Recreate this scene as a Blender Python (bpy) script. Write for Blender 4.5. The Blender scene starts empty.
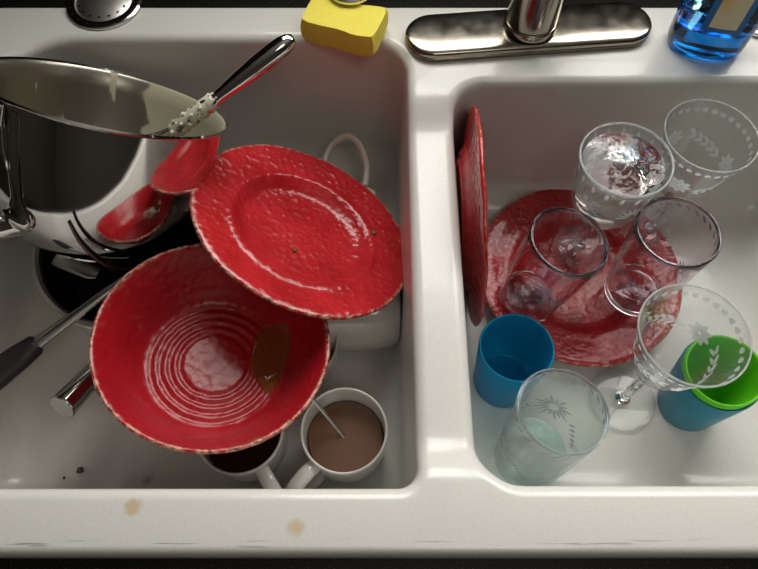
import bpy, bmesh, math, random
from mathutils import Vector, Matrix, noise
random.seed(7)
PI = math.pi
S = bpy.context.scene
COL = S.collection

# ------------------------------------------------------------------ camera
cd = bpy.data.cameras.new('camera'); cam = bpy.data.objects.new('camera', cd); COL.objects.link(cam)
cam.location = (0, 0, 0.51); cam.rotation_euler = (math.radians(27), 0, 0)
cd.sensor_width = 36; cd.lens = 30.87; cd.clip_start = 0.01
S.camera = cam

# ------------------------------------------------------------------ world, light, exposure
w = bpy.data.worlds.new('world'); S.world = w; w.use_nodes = True
w.node_tree.nodes['Background'].inputs[0].default_value = (0.75, 0.85, 1.0, 1)
w.node_tree.nodes['Background'].inputs[1].default_value = 0.6

def area(name, loc, rot, sx, sy, power, col):
    l = bpy.data.lights.new(name, 'AREA'); l.shape = 'RECTANGLE'; l.size = sx; l.size_y = sy
    l.energy = power; l.color = col
    o = bpy.data.objects.new(name, l); COL.objects.link(o); o.location = loc; o.rotation_euler = rot
    return o
WX0, WX1, WZ0, WZ1, WY = -0.25, 1.00, 0.31, 1.30, 0.82     # the kitchen window over the sink
area('window_daylight', ((WX0+WX1)/2, WY+0.10, (WZ0+WZ1)/2), (math.radians(-90), 0, 0), WX1-WX0, WZ1-WZ0, 22, (1.0, 0.965, 0.89))
area('overhead_fill_light', (0.35, -0.55, 1.52), (0, 0, 0), 0.5, 0.5, 2.2, (1.0, 0.93, 0.83))  # unseen weak fill added overhead to lift the basin walls
vs = S.view_settings
vs.view_transform = 'Standard'; vs.look = 'None'; vs.gamma = 1; vs.use_curve_mapping = False
vs.exposure = 0.44

# ------------------------------------------------------------------ materials
def mat(name, col, rough=0.5, metal=0.0, coat=0.0, trans=0.0, ior=1.45, spec=0.5, sss=0.0):
    m = bpy.data.materials.new(name); m.use_nodes = True
    b = m.node_tree.nodes['Principled BSDF']
    b.inputs['Base Color'].default_value = (*col, 1)
    b.inputs['Roughness'].default_value = rough
    b.inputs['Metallic'].default_value = metal
    b.inputs['Coat Weight'].default_value = coat
    b.inputs['Coat Roughness'].default_value = 0.05
    b.inputs['Transmission Weight'].default_value = trans
    b.inputs['IOR'].default_value = ior
    b.inputs['Specular IOR Level'].default_value = spec
    if sss:
        b.inputs['Subsurface Weight'].default_value = sss
        b.inputs['Subsurface Scale'].default_value = 0.01
    return m
class NT:
    def __init__(s, m): s.m = m; s.t = m.node_tree; s.b = s.t.nodes['Principled BSDF']
    def n(s, kind, **kw):
        x = s.t.nodes.new(kind)
        for k, v in kw.items():
            if k.startswith('i_'): x.inputs[int(k[2:]) if k[2:].isdigit() else k[2:].replace('_', ' ')].default_value = v
            else: setattr(x, k, v)
        return x
    def l(s, a, b): s.t.links.new(a, b)
    def obj(s): return s.n('ShaderNodeTexCoord').outputs['Object']
    def noise(s, scale, detail=3, vec=None):
        x = s.n('ShaderNodeTexNoise'); x.inputs['Scale'].default_value = scale; x.inputs['Detail'].default_value = detail
        s.l(vec or s.obj(), x.inputs['Vector']); return x.outputs['Fac']
    def ramp(s, fac, a, b, ca=(0, 0, 0, 1), cb=(1, 1, 1, 1)):
        r = s.n('ShaderNodeValToRGB'); r.color_ramp.elements[0].position = a; r.color_ramp.elements[1].position = b
        r.color_ramp.elements[0].color = ca; r.color_ramp.elements[1].color = cb
        s.l(fac, r.inputs[0]); return r.outputs[0]
    def math(s, op, a, b=None, c=None):
        x = s.n('ShaderNodeMath', operation=op)
        for i, v in enumerate((a, b, c)):
            if v is None: continue
            if isinstance(v, (int, float)): x.inputs[i].default_value = v
            else: s.l(v, x.inputs[i])
        return x.outputs[0]
    def mix(s, fac, a, b):
        x = s.n('ShaderNodeMix', data_type='RGBA')
        if isinstance(fac, (int, float)): x.inputs[0].default_value = fac
        else: s.l(fac, x.inputs[0])
        for i, v in ((6, a), (7, b)):
            if isinstance(v, tuple): x.inputs[i].default_value = v if len(v) == 4 else (*v, 1)
            else: s.l(v, x.inputs[i])
        return x.outputs[2]
    def bump(s, h, strength, dist=0.002):
        x = s.n('ShaderNodeBump'); x.inputs['Strength'].default_value = strength; x.inputs['Distance'].default_value = dist
        s.l(h, x.inputs['Height']); s.l(x.outputs[0], s.b.inputs['Normal']); return x
    def color(s, c): s.l(c, s.b.inputs['Base Color'])

M = {}
# enamelled sink with tan stains and scuffed front edge
m = M['enamel'] = mat('enamel', (0.72, 0.71, 0.68), 0.28, coat=0.25); t = NT(m)
o = t.obj(); sep = t.n('ShaderNodeSeparateXYZ'); t.l(o, sep.inputs[0])
X, Y, Z = sep.outputs
speck = t.ramp(t.noise(420, 2, o), 0.30, 0.70, (0.64, 0.63, 0.595, 1), (0.69, 0.68, 0.645, 1))
film = t.ramp(t.noise(9, 4, o), 0.42, 0.7)
inner = t.ramp(t.math('MULTIPLY', Z, -1.0), 0.15, 0.20)
c = t.mix(t.math('MULTIPLY', t.math('MULTIPLY', film, inner), 0.35), speck, (0.52, 0.48, 0.38))
def spot(cx, cy, r, col, c, soft=0.25, zmin=None):
    dx = t.math('SUBTRACT', X, cx); dy = t.math('SUBTRACT', Y, cy)
    d = t.math('SQRT', t.math('ADD', t.math('MULTIPLY', dx, dx), t.math('MULTIPLY', dy, dy)))
    d = t.math('ADD', d, t.math('MULTIPLY', t.math('SUBTRACT', t.noise(180, 2, o), 0.5), r*1.2))
    f = t.ramp(d, r*(1-soft), r*(1+soft), (1, 1, 1, 1), (0, 0, 0, 1))
    return t.mix(t.math('MULTIPLY', f, 0.8), c, col)
c = spot(-0.1845, 0.0726, 0.0052, (0.55, 0.42, 0.25), c)
c = spot(-0.0614, 0.0585, 0.0046, (0.56, 0.42, 0.24), c)
c = spot(-0.2456, 0.1285, 0.0040, (0.30, 0.26, 0.19), c)
# scuffs in a narrow band on the front edge
mp = t.n('ShaderNodeMapping'); mp.inputs['Scale'].default_value = (9, 260, 1); t.l(o, mp.inputs[0])
sn = t.ramp(t.noise(1.6, 5, mp.outputs[0]), 0.60, 0.66)
band = t.math('MULTIPLY', t.ramp(Y, 0.0450, 0.0455), t.ramp(Y, 0.0475, 0.0480, (1, 1, 1, 1), (0, 0, 0, 1)))
c = t.mix(t.math('MULTIPLY', t.math('MULTIPLY', sn, band), 0.75), c, (0.10, 0.09, 0.08))
# grime around the tap plate
g1 = t.math('MULTIPLY', t.ramp(t.noise(60, 5, o), 0.60, 0.68), t.math('MULTIPLY', t.ramp(Y, 0.515, 0.53), t.ramp(Z, -0.004, -0.001)))
c = t.mix(t.math('MULTIPLY', g1, 0.35), c, (0.30, 0.25, 0.18))
t.color(c)

def red_mat(name, rim_r, base=(0.50, 0.012, 0.018), dark=(0.36, 0.008, 0.012), bump=0.34, scale=165):
    m = mat(name, base, 0.24 if 'bowl' not in name else 0.33, coat=0.28 if 'bowl' not in name else 0.12); t = NT(m); o = t.obj()
    sep = t.n('ShaderNodeSeparateXYZ'); t.l(o, sep.inputs[0]); X, Y, Z = sep.outputs
    r = t.math('SQRT', t.math('ADD', t.math('MULTIPLY', X, X), t.math('MULTIPLY', Y, Y)))
    c = t.mix(t.ramp(t.noise(22, 4, o), 0.35, 0.7), (*dark, 1), (*base, 1))
    c = t.mix(t.math('MULTIPLY', t.ramp(t.noise(260, 2, o), 0.66, 0.76), 0.15), c, (0.62, 0.10, 0.07))
    edge = t.ramp(t.math('DIVIDE', r, rim_r), 0.975, 0.992)
    nz = t.ramp(t.noise(130, 4, o), 0.40, 0.55)
    worn = t.mix(t.ramp(t.noise(210, 3, o), 0.5, 0.62), (0.62, 0.30, 0.22), (0.12, 0.05, 0.03))
    c = t.mix(t.math('MULTIPLY', edge, nz), c, worn)
    sc = t.math('MULTIPLY', t.ramp(t.math('DIVIDE', r, rim_r), 0.90, 0.99), t.ramp(t.noise(90, 5, o), 0.60, 0.66))
    c = t.mix(t.math('MULTIPLY', sc, 0.55), c, (0.30, 0.10, 0.04))
    t.color(c)
    v = t.n('ShaderNodeTexVoronoi', feature='SMOOTH_F1'); v.inputs['Scale'].default_value = scale; v.inputs['Smoothness'].default_value = 1.0
    t.l(o, v.inputs['Vector'])
    h = t.math('ADD', t.math('MULTIPLY', t.math('POWER', v.outputs['Distance'], 2.0), 2.2), t.math('MULTIPLY', t.noise(30, 2, o), 0.4))
    t.bump(h, bump, 0.002)
    return m
M['red_plate'] = red_mat('red_plate_glaze', 0.1195, base=(0.52, 0.018, 0.026))
M['red_bowl'] = red_mat('red_bowl_glaze', 0.106, base=(0.40, 0.009, 0.018), dark=(0.33, 0.007, 0.013), bump=0.30, scale=150)
M['red_floor_plate'] = red_mat('red_floor_plate_glaze', 0.121, base=(0.48, 0.02, 0.025), bump=0.5, scale=210)
M['steel'] = mat('polished_steel', (0.72, 0.71, 0.69), 0.07, 1.0)
M['pan_steel'] = mat('brushed_pan_steel', (0.82, 0.80, 0.75), 0.34, 1.0)
M['dark_steel'] = mat('dark_grey_steel', (0.10, 0.095, 0.085), 0.22, 1.0)
M['steel_soft'] = mat('satin_steel', (0.55, 0.53, 0.50), 0.26, 1.0)
m = M['faucet'] = mat('faucet_nickel', (0.34, 0.31, 0.26), 0.2, 1.0); t = NT(m)
t.l(t.ramp(t.noise(70, 5), 0.3, 0.75, (0.14, 0.14, 0.14, 1), (0.24, 0.24, 0.24, 1)), t.b.inputs['Roughness'])
# steel inside of the mixing bowl with a cream batter film on one side
m = M['bowl_inside'] = mat('batter_smeared_steel', (0.40, 0.38, 0.33), 0.30, 1.0); t = NT(m); o = t.obj()
sep = t.n('ShaderNodeSeparateXYZ'); t.l(o, sep.inputs[0]); X, Y, Z = sep.outputs
side = t.math('ADD', t.math('MULTIPLY', X, 0.9), t.math('MULTIPLY', Y, 0.35))
side = t.math('ADD', side, t.math('MULTIPLY', t.math('SUBTRACT', t.noise(30, 4, o), 0.5), 0.05))
f1 = t.ramp(side, 0.062, 0.066)
mp = t.n('ShaderNodeMapping'); mp.inputs['Scale'].default_value = (60, 60, 9); t.l(o, mp.inputs[0])
streak = t.ramp(t.noise(1.0, 4, mp.outputs[0]), 0.60, 0.64)
low = t.ramp(Z, -0.055, -0.025, (1, 1, 1, 1), (0, 0, 0, 1))
f = t.math('MAXIMUM', f1, t.math('MULTIPLY', streak, low))
t.color(t.mix(f, (0.36, 0.34, 0.295), (0.46, 0.43, 0.31)))
t.l(t.math('SUBTRACT', 1.0, f), t.b.inputs['Metallic'])
t.l(t.math('ADD', 0.33, t.math('MULTIPLY', f, 0.2)), t.b.inputs['Roughness'])
m = M['crusted_steel'] = mat('batter_crusted_steel', (0.7, 0.68, 0.62), 0.15, 1.0); t = NT(m)
f = t.ramp(t.noise(140, 4), 0.42, 0.50); t.color(t.mix(f, (0.62, 0.60, 0.55), (0.60, 0.57, 0.44)))
t.l(t.math('SUBTRACT', 1.0, f), t.b.inputs['Metallic']); t.l(t.math('ADD', 0.12, t.math('MULTIPLY', f, 0.4)), t.b.inputs['Roughness']); t.bump(f, 0.5, 0.001)
M['batter'] = mat('dried_batter', (0.66, 0.62, 0.48), 0.5)
M['black_metal'] = mat('black_nonstick', (0.012, 0.012, 0.012), 0.32)
M['black_rubber'] = mat('black_plastic', (0.018, 0.018, 0.020), 0.42)
M['ceramic'] = mat('white_ceramic', (0.60, 0.59, 0.55), 0.12, coat=0.5)
M['ceramic_grey'] = mat('offwhite_ceramic', (0.66, 0.64, 0.57), 0.15, coat=0.5)
M['milky_coffee'] = mat('milky_coffee', (0.16, 0.085, 0.055), 0.06)
M['black_coffee'] = mat('black_coffee', (0.02, 0.010, 0.006), 0.04)
m = M['broth'] = mat('amber_liquid', (0.42, 0.15, 0.035), 0.03, trans=0.65, ior=1.33)
m = M['sponge'] = mat('yellow_sponge_foam', (0.86, 0.72, 0.10), 0.85, sss=0.15); t = NT(m)
t.color(t.ramp(t.noise(700, 2), 0.3, 0.7, (0.76, 0.63, 0.07, 1), (0.86, 0.74, 0.13, 1)))
t.bump(t.noise(700, 2), 0.3, 0.0006)
def glass(name, col, rough=0.0, ior=1.47, bump=0.0, bscale=60):
    m = mat(name, col, rough, trans=1.0, ior=ior)
    if bump:
        t = NT(m); t.bump(t.noise(bscale, 2), bump, 0.002)
    return m
M['clear'] = glass('clear_glass', (0.97, 0.985, 0.98))
M['cut'] = glass('cut_crystal', (0.98, 0.99, 0.98), bump=0.55, bscale=95)
M['pure_water'] = glass('clear_water', (0.99, 1.0, 0.99), ior=1.33, bump=0.6, bscale=70)
M['plum'] = glass('plum_tinted_glass', (0.93, 0.86, 0.90), ior=1.45)
M['plum_rim'] = glass('plum_rim_glass', (0.86, 0.74, 0.84), ior=1.45)
M['aqua'] = glass('aqua_tinted_glass', (0.92, 1.0, 0.985), ior=1.40)
M['aqua_rim'] = glass('grey_rim_glass', (0.72, 0.78, 0.84), ior=1.45)
M['aqua_water'] = glass('greenish_water', (0.80, 1.0, 0.93), ior=1.33)
def shell(name, tint, edge, rough=0.02, haze=0.0):
    # thin clear wall: straight-through light, plus a fresnel-weighted reflection
    m = bpy.data.materials.new(name); m.use_nodes = True; t = m.node_tree; t.nodes.clear()
    out = t.nodes.new('ShaderNodeOutputMaterial'); tr = t.nodes.new('ShaderNodeBsdfTransparent'); gl = t.nodes.new('ShaderNodeBsdfGlossy')
    tr.inputs[0].default_value = (*tint, 1); gl.inputs['Roughness'].default_value = rough
    lw = t.nodes.new('ShaderNodeLayerWeight'); lw.inputs['Blend'].default_value = 0.5
    pw = t.nodes.new('ShaderNodeMath'); pw.operation = 'POWER'; pw.inputs[1].default_value = edge; t.links.new(lw.outputs['Facing'], pw.inputs[0])
    ad_ = t.nodes.new('ShaderNodeMath'); ad_.operation = 'MULTIPLY_ADD'; ad_.inputs[1].default_value = 0.75; ad_.inputs[2].default_value = 0.035; t.links.new(pw.outputs[0], ad_.inputs[0])
    mx = t.nodes.new('ShaderNodeMixShader'); t.links.new(ad_.outputs[0], mx.inputs[0]); t.links.new(tr.outputs[0], mx.inputs[1]); t.links.new(gl.outputs[0], mx.inputs[2])
    last = mx
    if haze:
        df = t.nodes.new('ShaderNodeBsdfTranslucent'); d2 = t.nodes.new('ShaderNodeBsdfDiffuse'); ad = t.nodes.new('ShaderNodeMixShader'); ad.inputs[0].default_value = 0.5
        for q in (df, d2): q.inputs[0].default_value = (0.92, 0.94, 0.93, 1)
        t.links.new(df.outputs[0], ad.inputs[1]); t.links.new(d2.outputs[0], ad.inputs[2])
        m2 = t.nodes.new('ShaderNodeMixShader'); m2.inputs[0].default_value = haze
        t.links.new(mx.outputs[0], m2.inputs[1]); t.links.new(ad.outputs[0], m2.inputs[2]); last = m2
    t.links.new(last.outputs[0], out.inputs[0]); return m
M['wine_shell'] = shell('thin_clear_glass', (0.965, 0.975, 0.97), 4.0, haze=0.03)
M['plum_shell'] = shell('plum_tinted_wall', (0.93, 0.86, 0.90), 3.0, haze=0.05)
M['aqua_shell'] = shell('aqua_tinted_wall', (0.965, 0.995, 0.988), 3.0, haze=0.05)
M['goblet_shell'] = shell('cut_crystal_wall', (0.95, 0.97, 0.96), 2.5, haze=0.10)
M['aqua_cloud'] = shell('cloudy_aqua_water', (0.84, 0.985, 0.95), 3.0, haze=0.15)
M['foot_shell'] = shell('clear_glass_foot', (0.96, 0.97, 0.965), 2.5, haze=0.08)
M['cutline'] = shell('cut_facets', (0.50, 0.40, 0.44), 2.5, haze=0.15)
M['cutline_light'] = shell('pale_cut_facets', (0.50, 0.54, 0.55), 2.5, haze=0.15)
M['wine_rim'] = shell('clear_glass_rim', (0.92, 0.93, 0.93), 2.5, haze=0.35)
M['etch'] = shell('frosted_etching', (0.95, 0.95, 0.95), 4.0, 0.3, haze=0.8)
M['blue_cup'] = mat('blue_translucent_plastic', (0.015, 0.42, 0.70), 0.32, trans=0.6, ior=1.25)
M['teal_cup'] = mat('teal_translucent_plastic', (0.005, 0.24, 0.36), 0.35, trans=0.25, ior=1.4)
M['green_cup'] = mat('green_translucent_plastic', (0.16, 0.70, 0.02), 0.32, trans=0.3, ior=1.4)
M['bottle'] = glass('clear_blue_bottle', (0.22, 0.62, 0.88), rough=0.03)
M['soap'] = glass('blue_dish_soap', (0.0, 0.30, 0.72), ior=1.36)
M['white_plastic'] = mat('white_plastic', (0.8, 0.8, 0.8), 0.35)
m = M['label'] = mat('soap_label', (0.80, 0.70, 0.42), 0.4); t = NT(m)
t.color(t.ramp(t.noise(26, 1), 0.45, 0.55, (0.80, 0.72, 0.48, 1), (0.85, 0.50, 0.12, 1)))
M['label_edge'] = mat('label_border', (0.02, 0.16, 0.42), 0.4)
m = M['granite'] = mat('black_granite', (0.01, 0.01, 0.01), 0.25); t = NT(m)
t.color(t.ramp(t.noise(500, 2), 0.55, 0.75, (0.006, 0.006, 0.006, 1), (0.035, 0.033, 0.03, 1)))
M['crumb'] = mat('brown_crumb', (0.16, 0.08, 0.03), 0.7)
M['wall'] = mat('warm_wall_paint', (0.07, 0.058, 0.045), 0.8)
M['backsplash'] = mat('dark_backsplash', (0.025, 0.022, 0.02), 0.35)
M['ceiling'] = mat('ceiling_paint', (0.22, 0.21, 0.19), 0.9)
M['trim'] = mat('white_trim', (0.75, 0.74, 0.72), 0.5)
M['cabinet'] = mat('dark_cabinet_wood', (0.05, 0.025, 0.012), 0.4)
m = M['floor'] = mat('oak_floor', (0.22, 0.13, 0.07), 0.4); t = NT(m)
t.color(t.ramp(t.noise(5, 5), 0.3, 0.7, (0.07, 0.04, 0.02, 1), (0.14, 0.085, 0.045, 1)))

# ------------------------------------------------------------------ helpers
def link(name, bm, mats, parent=None, loc=None, smooth=True, mw=None, sharp=40):
    bmesh.ops.recalc_face_normals(bm, faces=bm.faces)
    me = bpy.data.meshes.new(name); bm.to_mesh(me); bm.free()
    for x in (mats if isinstance(mats, (list, tuple)) else [mats]): me.materials.append(x)
    if smooth:
        me.polygons.foreach_set('use_smooth', [True]*len(me.polygons))
        if sharp: me.set_sharp_from_angle(angle=math.radians(sharp))
    o = bpy.data.objects.new(name, me); COL.objects.link(o)
    if parent: o.parent = parent
    if mw is not None: o.matrix_world = mw
    if loc: o.location = loc
    return o
def tag(o, label, cat=None, group=None, kind=None):
    o['label'] = label
    if cat: o['category'] = cat
    if group: o['group'] = group
    if kind: o['kind'] = kind
    return o
def thing(name, label, cat, mw=None, group=None):
    o = bpy.data.objects.new(name, None); COL.objects.link(o); o.empty_display_size = 0.02
    if mw is not None: o.matrix_world = mw
    return tag(o, label, cat, group)
def frame(p, axis=(0, 0, 1), spin=0.0):
    z = Vector(axis).normalized(); x = Vector((0, 1, 0)).cross(z)
    if x.length < 1e-4: x = Vector((1, 0, 0))
    x.normalize(); y = z.cross(x)
    R = Matrix((x, y, z)).transposed().to_4x4()
    return Matrix.Translation(Vector(p)) @ R @ Matrix.Rotation(spin, 4, 'Z')
def lathe(bm, prof, seg=72, closed=False, mi=0, mfun=None):
    rings = []
    for r, z in prof:
        if r < 1e-6: rings.append([bm.verts.new((0, 0, z))])
        else: rings.append([bm.verts.new((r*math.cos(2*PI*i/seg), r*math.sin(2*PI*i/seg), z)) for i in range(seg)])
    n = len(rings); pairs = [(i, (i+1) % n) for i in range(n if closed else n-1)]
    for a, b in pairs:
        A, B = rings[a], rings[b]
        k = mfun(a) if mfun else mi
        for i in range(seg):
            j = (i+1) % seg
            if len(A) == 1 and len(B) == 1: break
            if len(A) == 1: f = bm.faces.new((A[0], B[i], B[j]))
            elif len(B) == 1: f = bm.faces.new((A[i], B[0], A[j]))
            else: f = bm.faces.new((A[i], B[i], B[j], A[j]))
            f.material_index = k
    return rings
def tube(bm, pts, rad, seg=12, cap=True, mi=0, flat=1.0, up=None):
    pts = [Vector(p) for p in pts]; rings = []
    prev = None
    for i, p in enumerate(pts):
        d = (pts[min(i+1, len(pts)-1)] - pts[max(i-1, 0)]).normalized()
        if prev is None:
            a = Vector(up) if up else (Vector((0, 0, 1)) if abs(d.z) < 0.9 else Vector((1, 0, 0)))
        else: a = prev
        u = (a - d*a.dot(d)).normalized(); v = d.cross(u); prev = u
        r = rad[i] if isinstance(rad, (list, tuple)) else rad
        fl = flat[i] if isinstance(flat, (list, tuple)) else flat
        rings.append([bm.verts.new(p + u*math.cos(2*PI*k/seg)*r*fl + v*math.sin(2*PI*k/seg)*r) for k in range(seg)])
    for A, B in zip(rings, rings[1:]):
        for k in range(seg):
            f = bm.faces.new((A[k], A[(k+1) % seg], B[(k+1) % seg], B[k])); f.material_index = mi
    if cap:
        bm.faces.new(rings[0][::-1]).material_index = mi; bm.faces.new(rings[-1]).material_index = mi
def spline(ctrl, n=8):
    P = [Vector(c) for c in ctrl]; P = [P[0]*2-P[1]] + P + [P[-1]*2-P[-2]]; out = []
    for i in range(1, len(P)-2):
        for k in range(n):
            t = k/n; a, b, c, d = P[i-1], P[i], P[i+1], P[i+2]
            out.append(0.5*((2*b)+(c-a)*t+(2*a-5*b+4*c-d)*t*t+(3*b-a-3*c+d)*t**3))
    out.append(P[-2]); return out
def box(bm, x0, x1, y0, y1, z0, z1, mi=0):
    v = [bm.verts.new((x, y, z)) for z in (z0, z1) for x, y in ((x0, y0), (x1, y0), (x1, y1), (x0, y1))]
    for f in ((3, 2, 1, 0), (4, 5, 6, 7), (0, 1, 5, 4), (1, 2, 6, 5), (2, 3, 7, 6), (3, 0, 4, 7)):
        bm.faces.new([v[i] for i in f]).material_index = mi
def structure(name, bm, m, label=None):
    o = link(name, bm, m, smooth=False); o['kind'] = 'structure'
    return o
def surf_patch(bm, rz, outline, mi, off=0.0003):
    """closed outline of (angle*R, height) points laid on a surface of revolution rz(z)->r ; fan of faces"""
    def pt(u, z):
        r = rz(z)+off; a = u; return (r*math.cos(a), r*math.sin(a), z)
    cu = sum(p[0] for p in outline)/len(outline); cz = sum(p[1] for p in outline)/len(outline)
    c = bm.verts.new(pt(cu, cz)); vs = [bm.verts.new(pt(*p)) for p in outline]
    for i in range(len(vs)):
        bm.faces.new((c, vs[i], vs[(i+1) % len(vs)])).material_index = mi
def leaf(bm, rz, a0, z0, ang, ln, wd, mi, n=12, off=0.0003):
    R = rz(z0); out = []
    for k in range(n):
        t = 2*PI*k/n; u = ln/2*math.cos(t); v = wd/2*math.sin(t)*(1.0-0.35*math.cos(t))
        x = u*math.cos(ang)-v*math.sin(ang); y = u*math.sin(ang)+v*math.cos(ang)
        out.append((a0 + x/R, z0 + y))
    surf_patch(bm, rz, out, mi, off)
def interp(prof):
    def f(z):
        for (r0, z0), (r1, z1) in zip(prof, prof[1:]):
            if min(z0, z1) <= z <= max(z0, z1) and z0 != z1: return r0+(r1-r0)*(z-z0)/(z1-z0)
        return prof[-1][0] if z > prof[-1][1] else prof[0][0]
    return f

# ------------------------------------------------------------------ the room
bm = bmesh.new(); box(bm, -1.6, 1.8, -2.2, 0.95, -0.93, -0.90); structure('floor', bm, M['floor'])
bm = bmesh.new(); box(bm, -1.6, 1.8, -2.2, 0.95, 1.56, 1.60); structure('ceiling', bm, M['ceiling'])
bm = bmesh.new(); box(bm, -1.65, -1.6, -2.2, 0.95, -0.93, 1.60); structure('wall_left', bm, M['wall'])
bm = bmesh.new(); box(bm, 1.8, 1.85, -2.2, 0.95, -0.93, 1.60); structure('wall_right', bm, M['wall'])
bm = bmesh.new(); box(bm, -1.65, 1.85, -2.25, -2.2, -0.93, 1.60); structure('wall_front', bm, M['wall'])
bm = bmesh.new()
for a in ((-1.6, WX0, -0.90, 1.56), (WX1, 1.8, -0.90, 1.56), (WX0, WX1, -0.90, WZ0), (WX0, WX1, WZ1, 1.56)):
    box(bm, a[0], a[1], WY, WY+0.08, a[2], a[3])
structure('wall_back', bm, M['backsplash'])
win = bpy.data.objects.new('window_1', None); COL.objects.link(win); win['kind'] = 'structure'
bm = bmesh.new()
for a in ((WX0, WX0+0.035, WZ0, WZ1), (WX1-0.035, WX1, WZ0, WZ1), (WX0, WX1, WZ0, WZ0+0.03), (WX0, WX1, WZ1-0.03, WZ1), (0.29, 0.32, WZ0, WZ1)):
    box(bm, a[0], a[1], WY+0.01, WY+0.05, a[2], a[3])
link('window_frame', bm, M['trim'], win, smooth=False)

# ------------------------------------------------------------------ cabinet, worktop
SX0, SX1, SY0, SY1 = -0.455, 0.56, 0.038, 0.614
bm = bmesh.new()
box(bm, -1.2, 1.5, -0.02, 0.0, -0.90, -0.045); box(bm, -1.2, -1.18, 0.0, 0.80, -0.90, -0.045)
box(bm, 1.48, 1.5, 0.0, 0.80, -0.90, -0.045); box(bm, -1.18, 1.48, 0.78, 0.80, -0.90, -0.045)
cab = link('base_cabinet', bm, M['cabinet'], smooth=False); tag(cab, 'dark wooden base cabinet under the black worktop', 'cabinet')
bm = bmesh.new()
HX0, HX1, HY0, HY1 = SX0+0.012, SX1-0.012, SY0+0.012, SY1-0.012
box(bm, -1.2, HX0, -0.045, 0.82, -0.045, -0.014); box(bm, HX1, 1.5, -0.045, 0.82, -0.045, -0.014)
box(bm, HX0, HX1, -0.045, HY0, -0.045, -0.014); box(bm, HX0, HX1, HY1, 0.82, -0.045, -0.014)
ct = link('countertop', bm, M['granite'], smooth=False); tag(ct, 'black stone worktop around the white sink', 'countertop')

# ------------------------------------------------------------------ the double sink
def rings_faces(bm, A, B):
    n = len(A)
    for i in range(n): bm.faces.new((A[i], A[(i+1) % n], B[(i+1) % n], B[i]))
NX_, NY_, NC_ = 36, 44, 14
def rrect(x0, x1, y0, y1, rc, z):
    if isinstance(rc, (int, float)): rc = (rc,)*4              # radii: front right, back right, back left, front left
    pts = []
    cs = [(x1-rc[0], y0+rc[0], -PI/2), (x1-rc[1], y1-rc[1], 0), (x0+rc[2], y1-rc[2], PI/2), (x0+rc[3], y0+rc[3], PI)]
    for q, (cx, cy, a0) in enumerate(cs):
        for k in range(NC_+1):
            a = a0+PI/2*k/NC_; pts.append((cx+rc[q]*math.cos(a), cy+rc[q]*math.sin(a)))
        nx_ = cs[(q+1) % 4]; rn = rc[(q+1) % 4]; e0 = pts[-1]; e1 = (nx_[0]+rn*math.cos(nx_[2]), nx_[1]+rn*math.sin(nx_[2]))
        m_ = NY_ if q % 2 == 0 else NX_
        for k in range(1, m_): pts.append((e0[0]+(e1[0]-e0[0])*k/m_, e0[1]+(e1[1]-e0[1])*k/m_))
    return [(x, y, z) for x, y in pts]
bm = bmesh.new()
def loop_edges(ring):
    n = len(ring); es = []
    for i in range(n):
        e = bm.edges.get((ring[i], ring[(i+1) % n])) or bm.edges.new((ring[i], ring[(i+1) % n])); es.append(e)
    return es
def basin(x0, x1, y0, y1, rc, ft, depth):
    prof = []
    for k in range(8): a = PI/2*k/7; prof.append((-ft+ft*math.sin(a), -ft+ft*math.cos(a)))   # top roll
    dr = 0.007; fb = 0.045
    for k in range(1, 8): s = k/7; prof.append((dr*s, -ft-(depth-ft-fb)*s))
    for k in range(1, 10): a = PI/2*k/9; prof.append((dr+fb-fb*math.cos(a), -(depth-fb)-fb*math.sin(a)))
    for k in range(1, 5): s = k/4; prof.append((dr+fb+0.09*s, -depth-0.002*s))
    prev = None; first = None
    for off, z in prof:
        r_ = tuple(max(0.010, q-off) for q in rc)
        ring = [bm.verts.new(p) for p in rrect(x0+off, x1-off, y0+off, y1-off, r_, z)]
        if prev: 
            rings_faces(bm, prev, ring)
        else: first = ring
        prev = ring
    bm.faces.new(prev)
    return first
r1 = basin(-0.415, 0.030, 0.0875, 0.560, (0.016, 0.045, 0.085, 0.045), 0.011, 0.200)
r2 = basin(0.078, 0.515, 0.0895, 0.498, (0.05, 0.045, 0.035, 0.034), 0.011, 0.200)
ro = [bm.verts.new(p) for p in rrect(SX0+0.008, SX1-0.008, SY0+0.008, SY1-0.008, 0.022, 0.0)]
edges = loop_edges(r1)+loop_edges(r2)+loop_edges(ro)
bmesh.ops.triangle_fill(bm, use_beauty=True, edges=edges)
prev = ro
for k in range(1, 7):
    a = PI/2*k/6; off = 0.008-0.008*math.sin(a)
    ring = [bm.verts.new(p) for p in rrect(SX0+off, SX1-off, SY0+off, SY1-off, 0.022+0.008-off, -0.008+0.008*math.cos(a))]
    rings_faces(bm, prev, ring); prev = ring
ring = [bm.verts.new(p) for p in rrect(SX0, SX1, SY0, SY1, 0.03, -0.0138)]
rings_faces(bm, prev, ring)
def sm(a, b, x):
    t = min(1, max(0, (x-a)/(b-a))); return t*t*(3-2*t)
for v in bm.verts:                                          # the divider dips below the deck
    if v.co.z > -0.16 and -0.01 < v.co.x < 0.125:
        k = sm(0.092, 0.128, v.co.y)*(1-sm(0.44, 0.485, v.co.y))*sm(-0.005, 0.016, v.co.x)*(1-sm(0.098, 0.118, v.co.x))
        v.co.z -= 0.016*k*sm(-0.16, -0.02, v.co.z)
sink = link('kitchen_sink', bm, M['enamel'], sharp=60)
tag(sink, 'white enamel double-basin sink with stained front ledge set in black worktop', 'sink')

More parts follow.
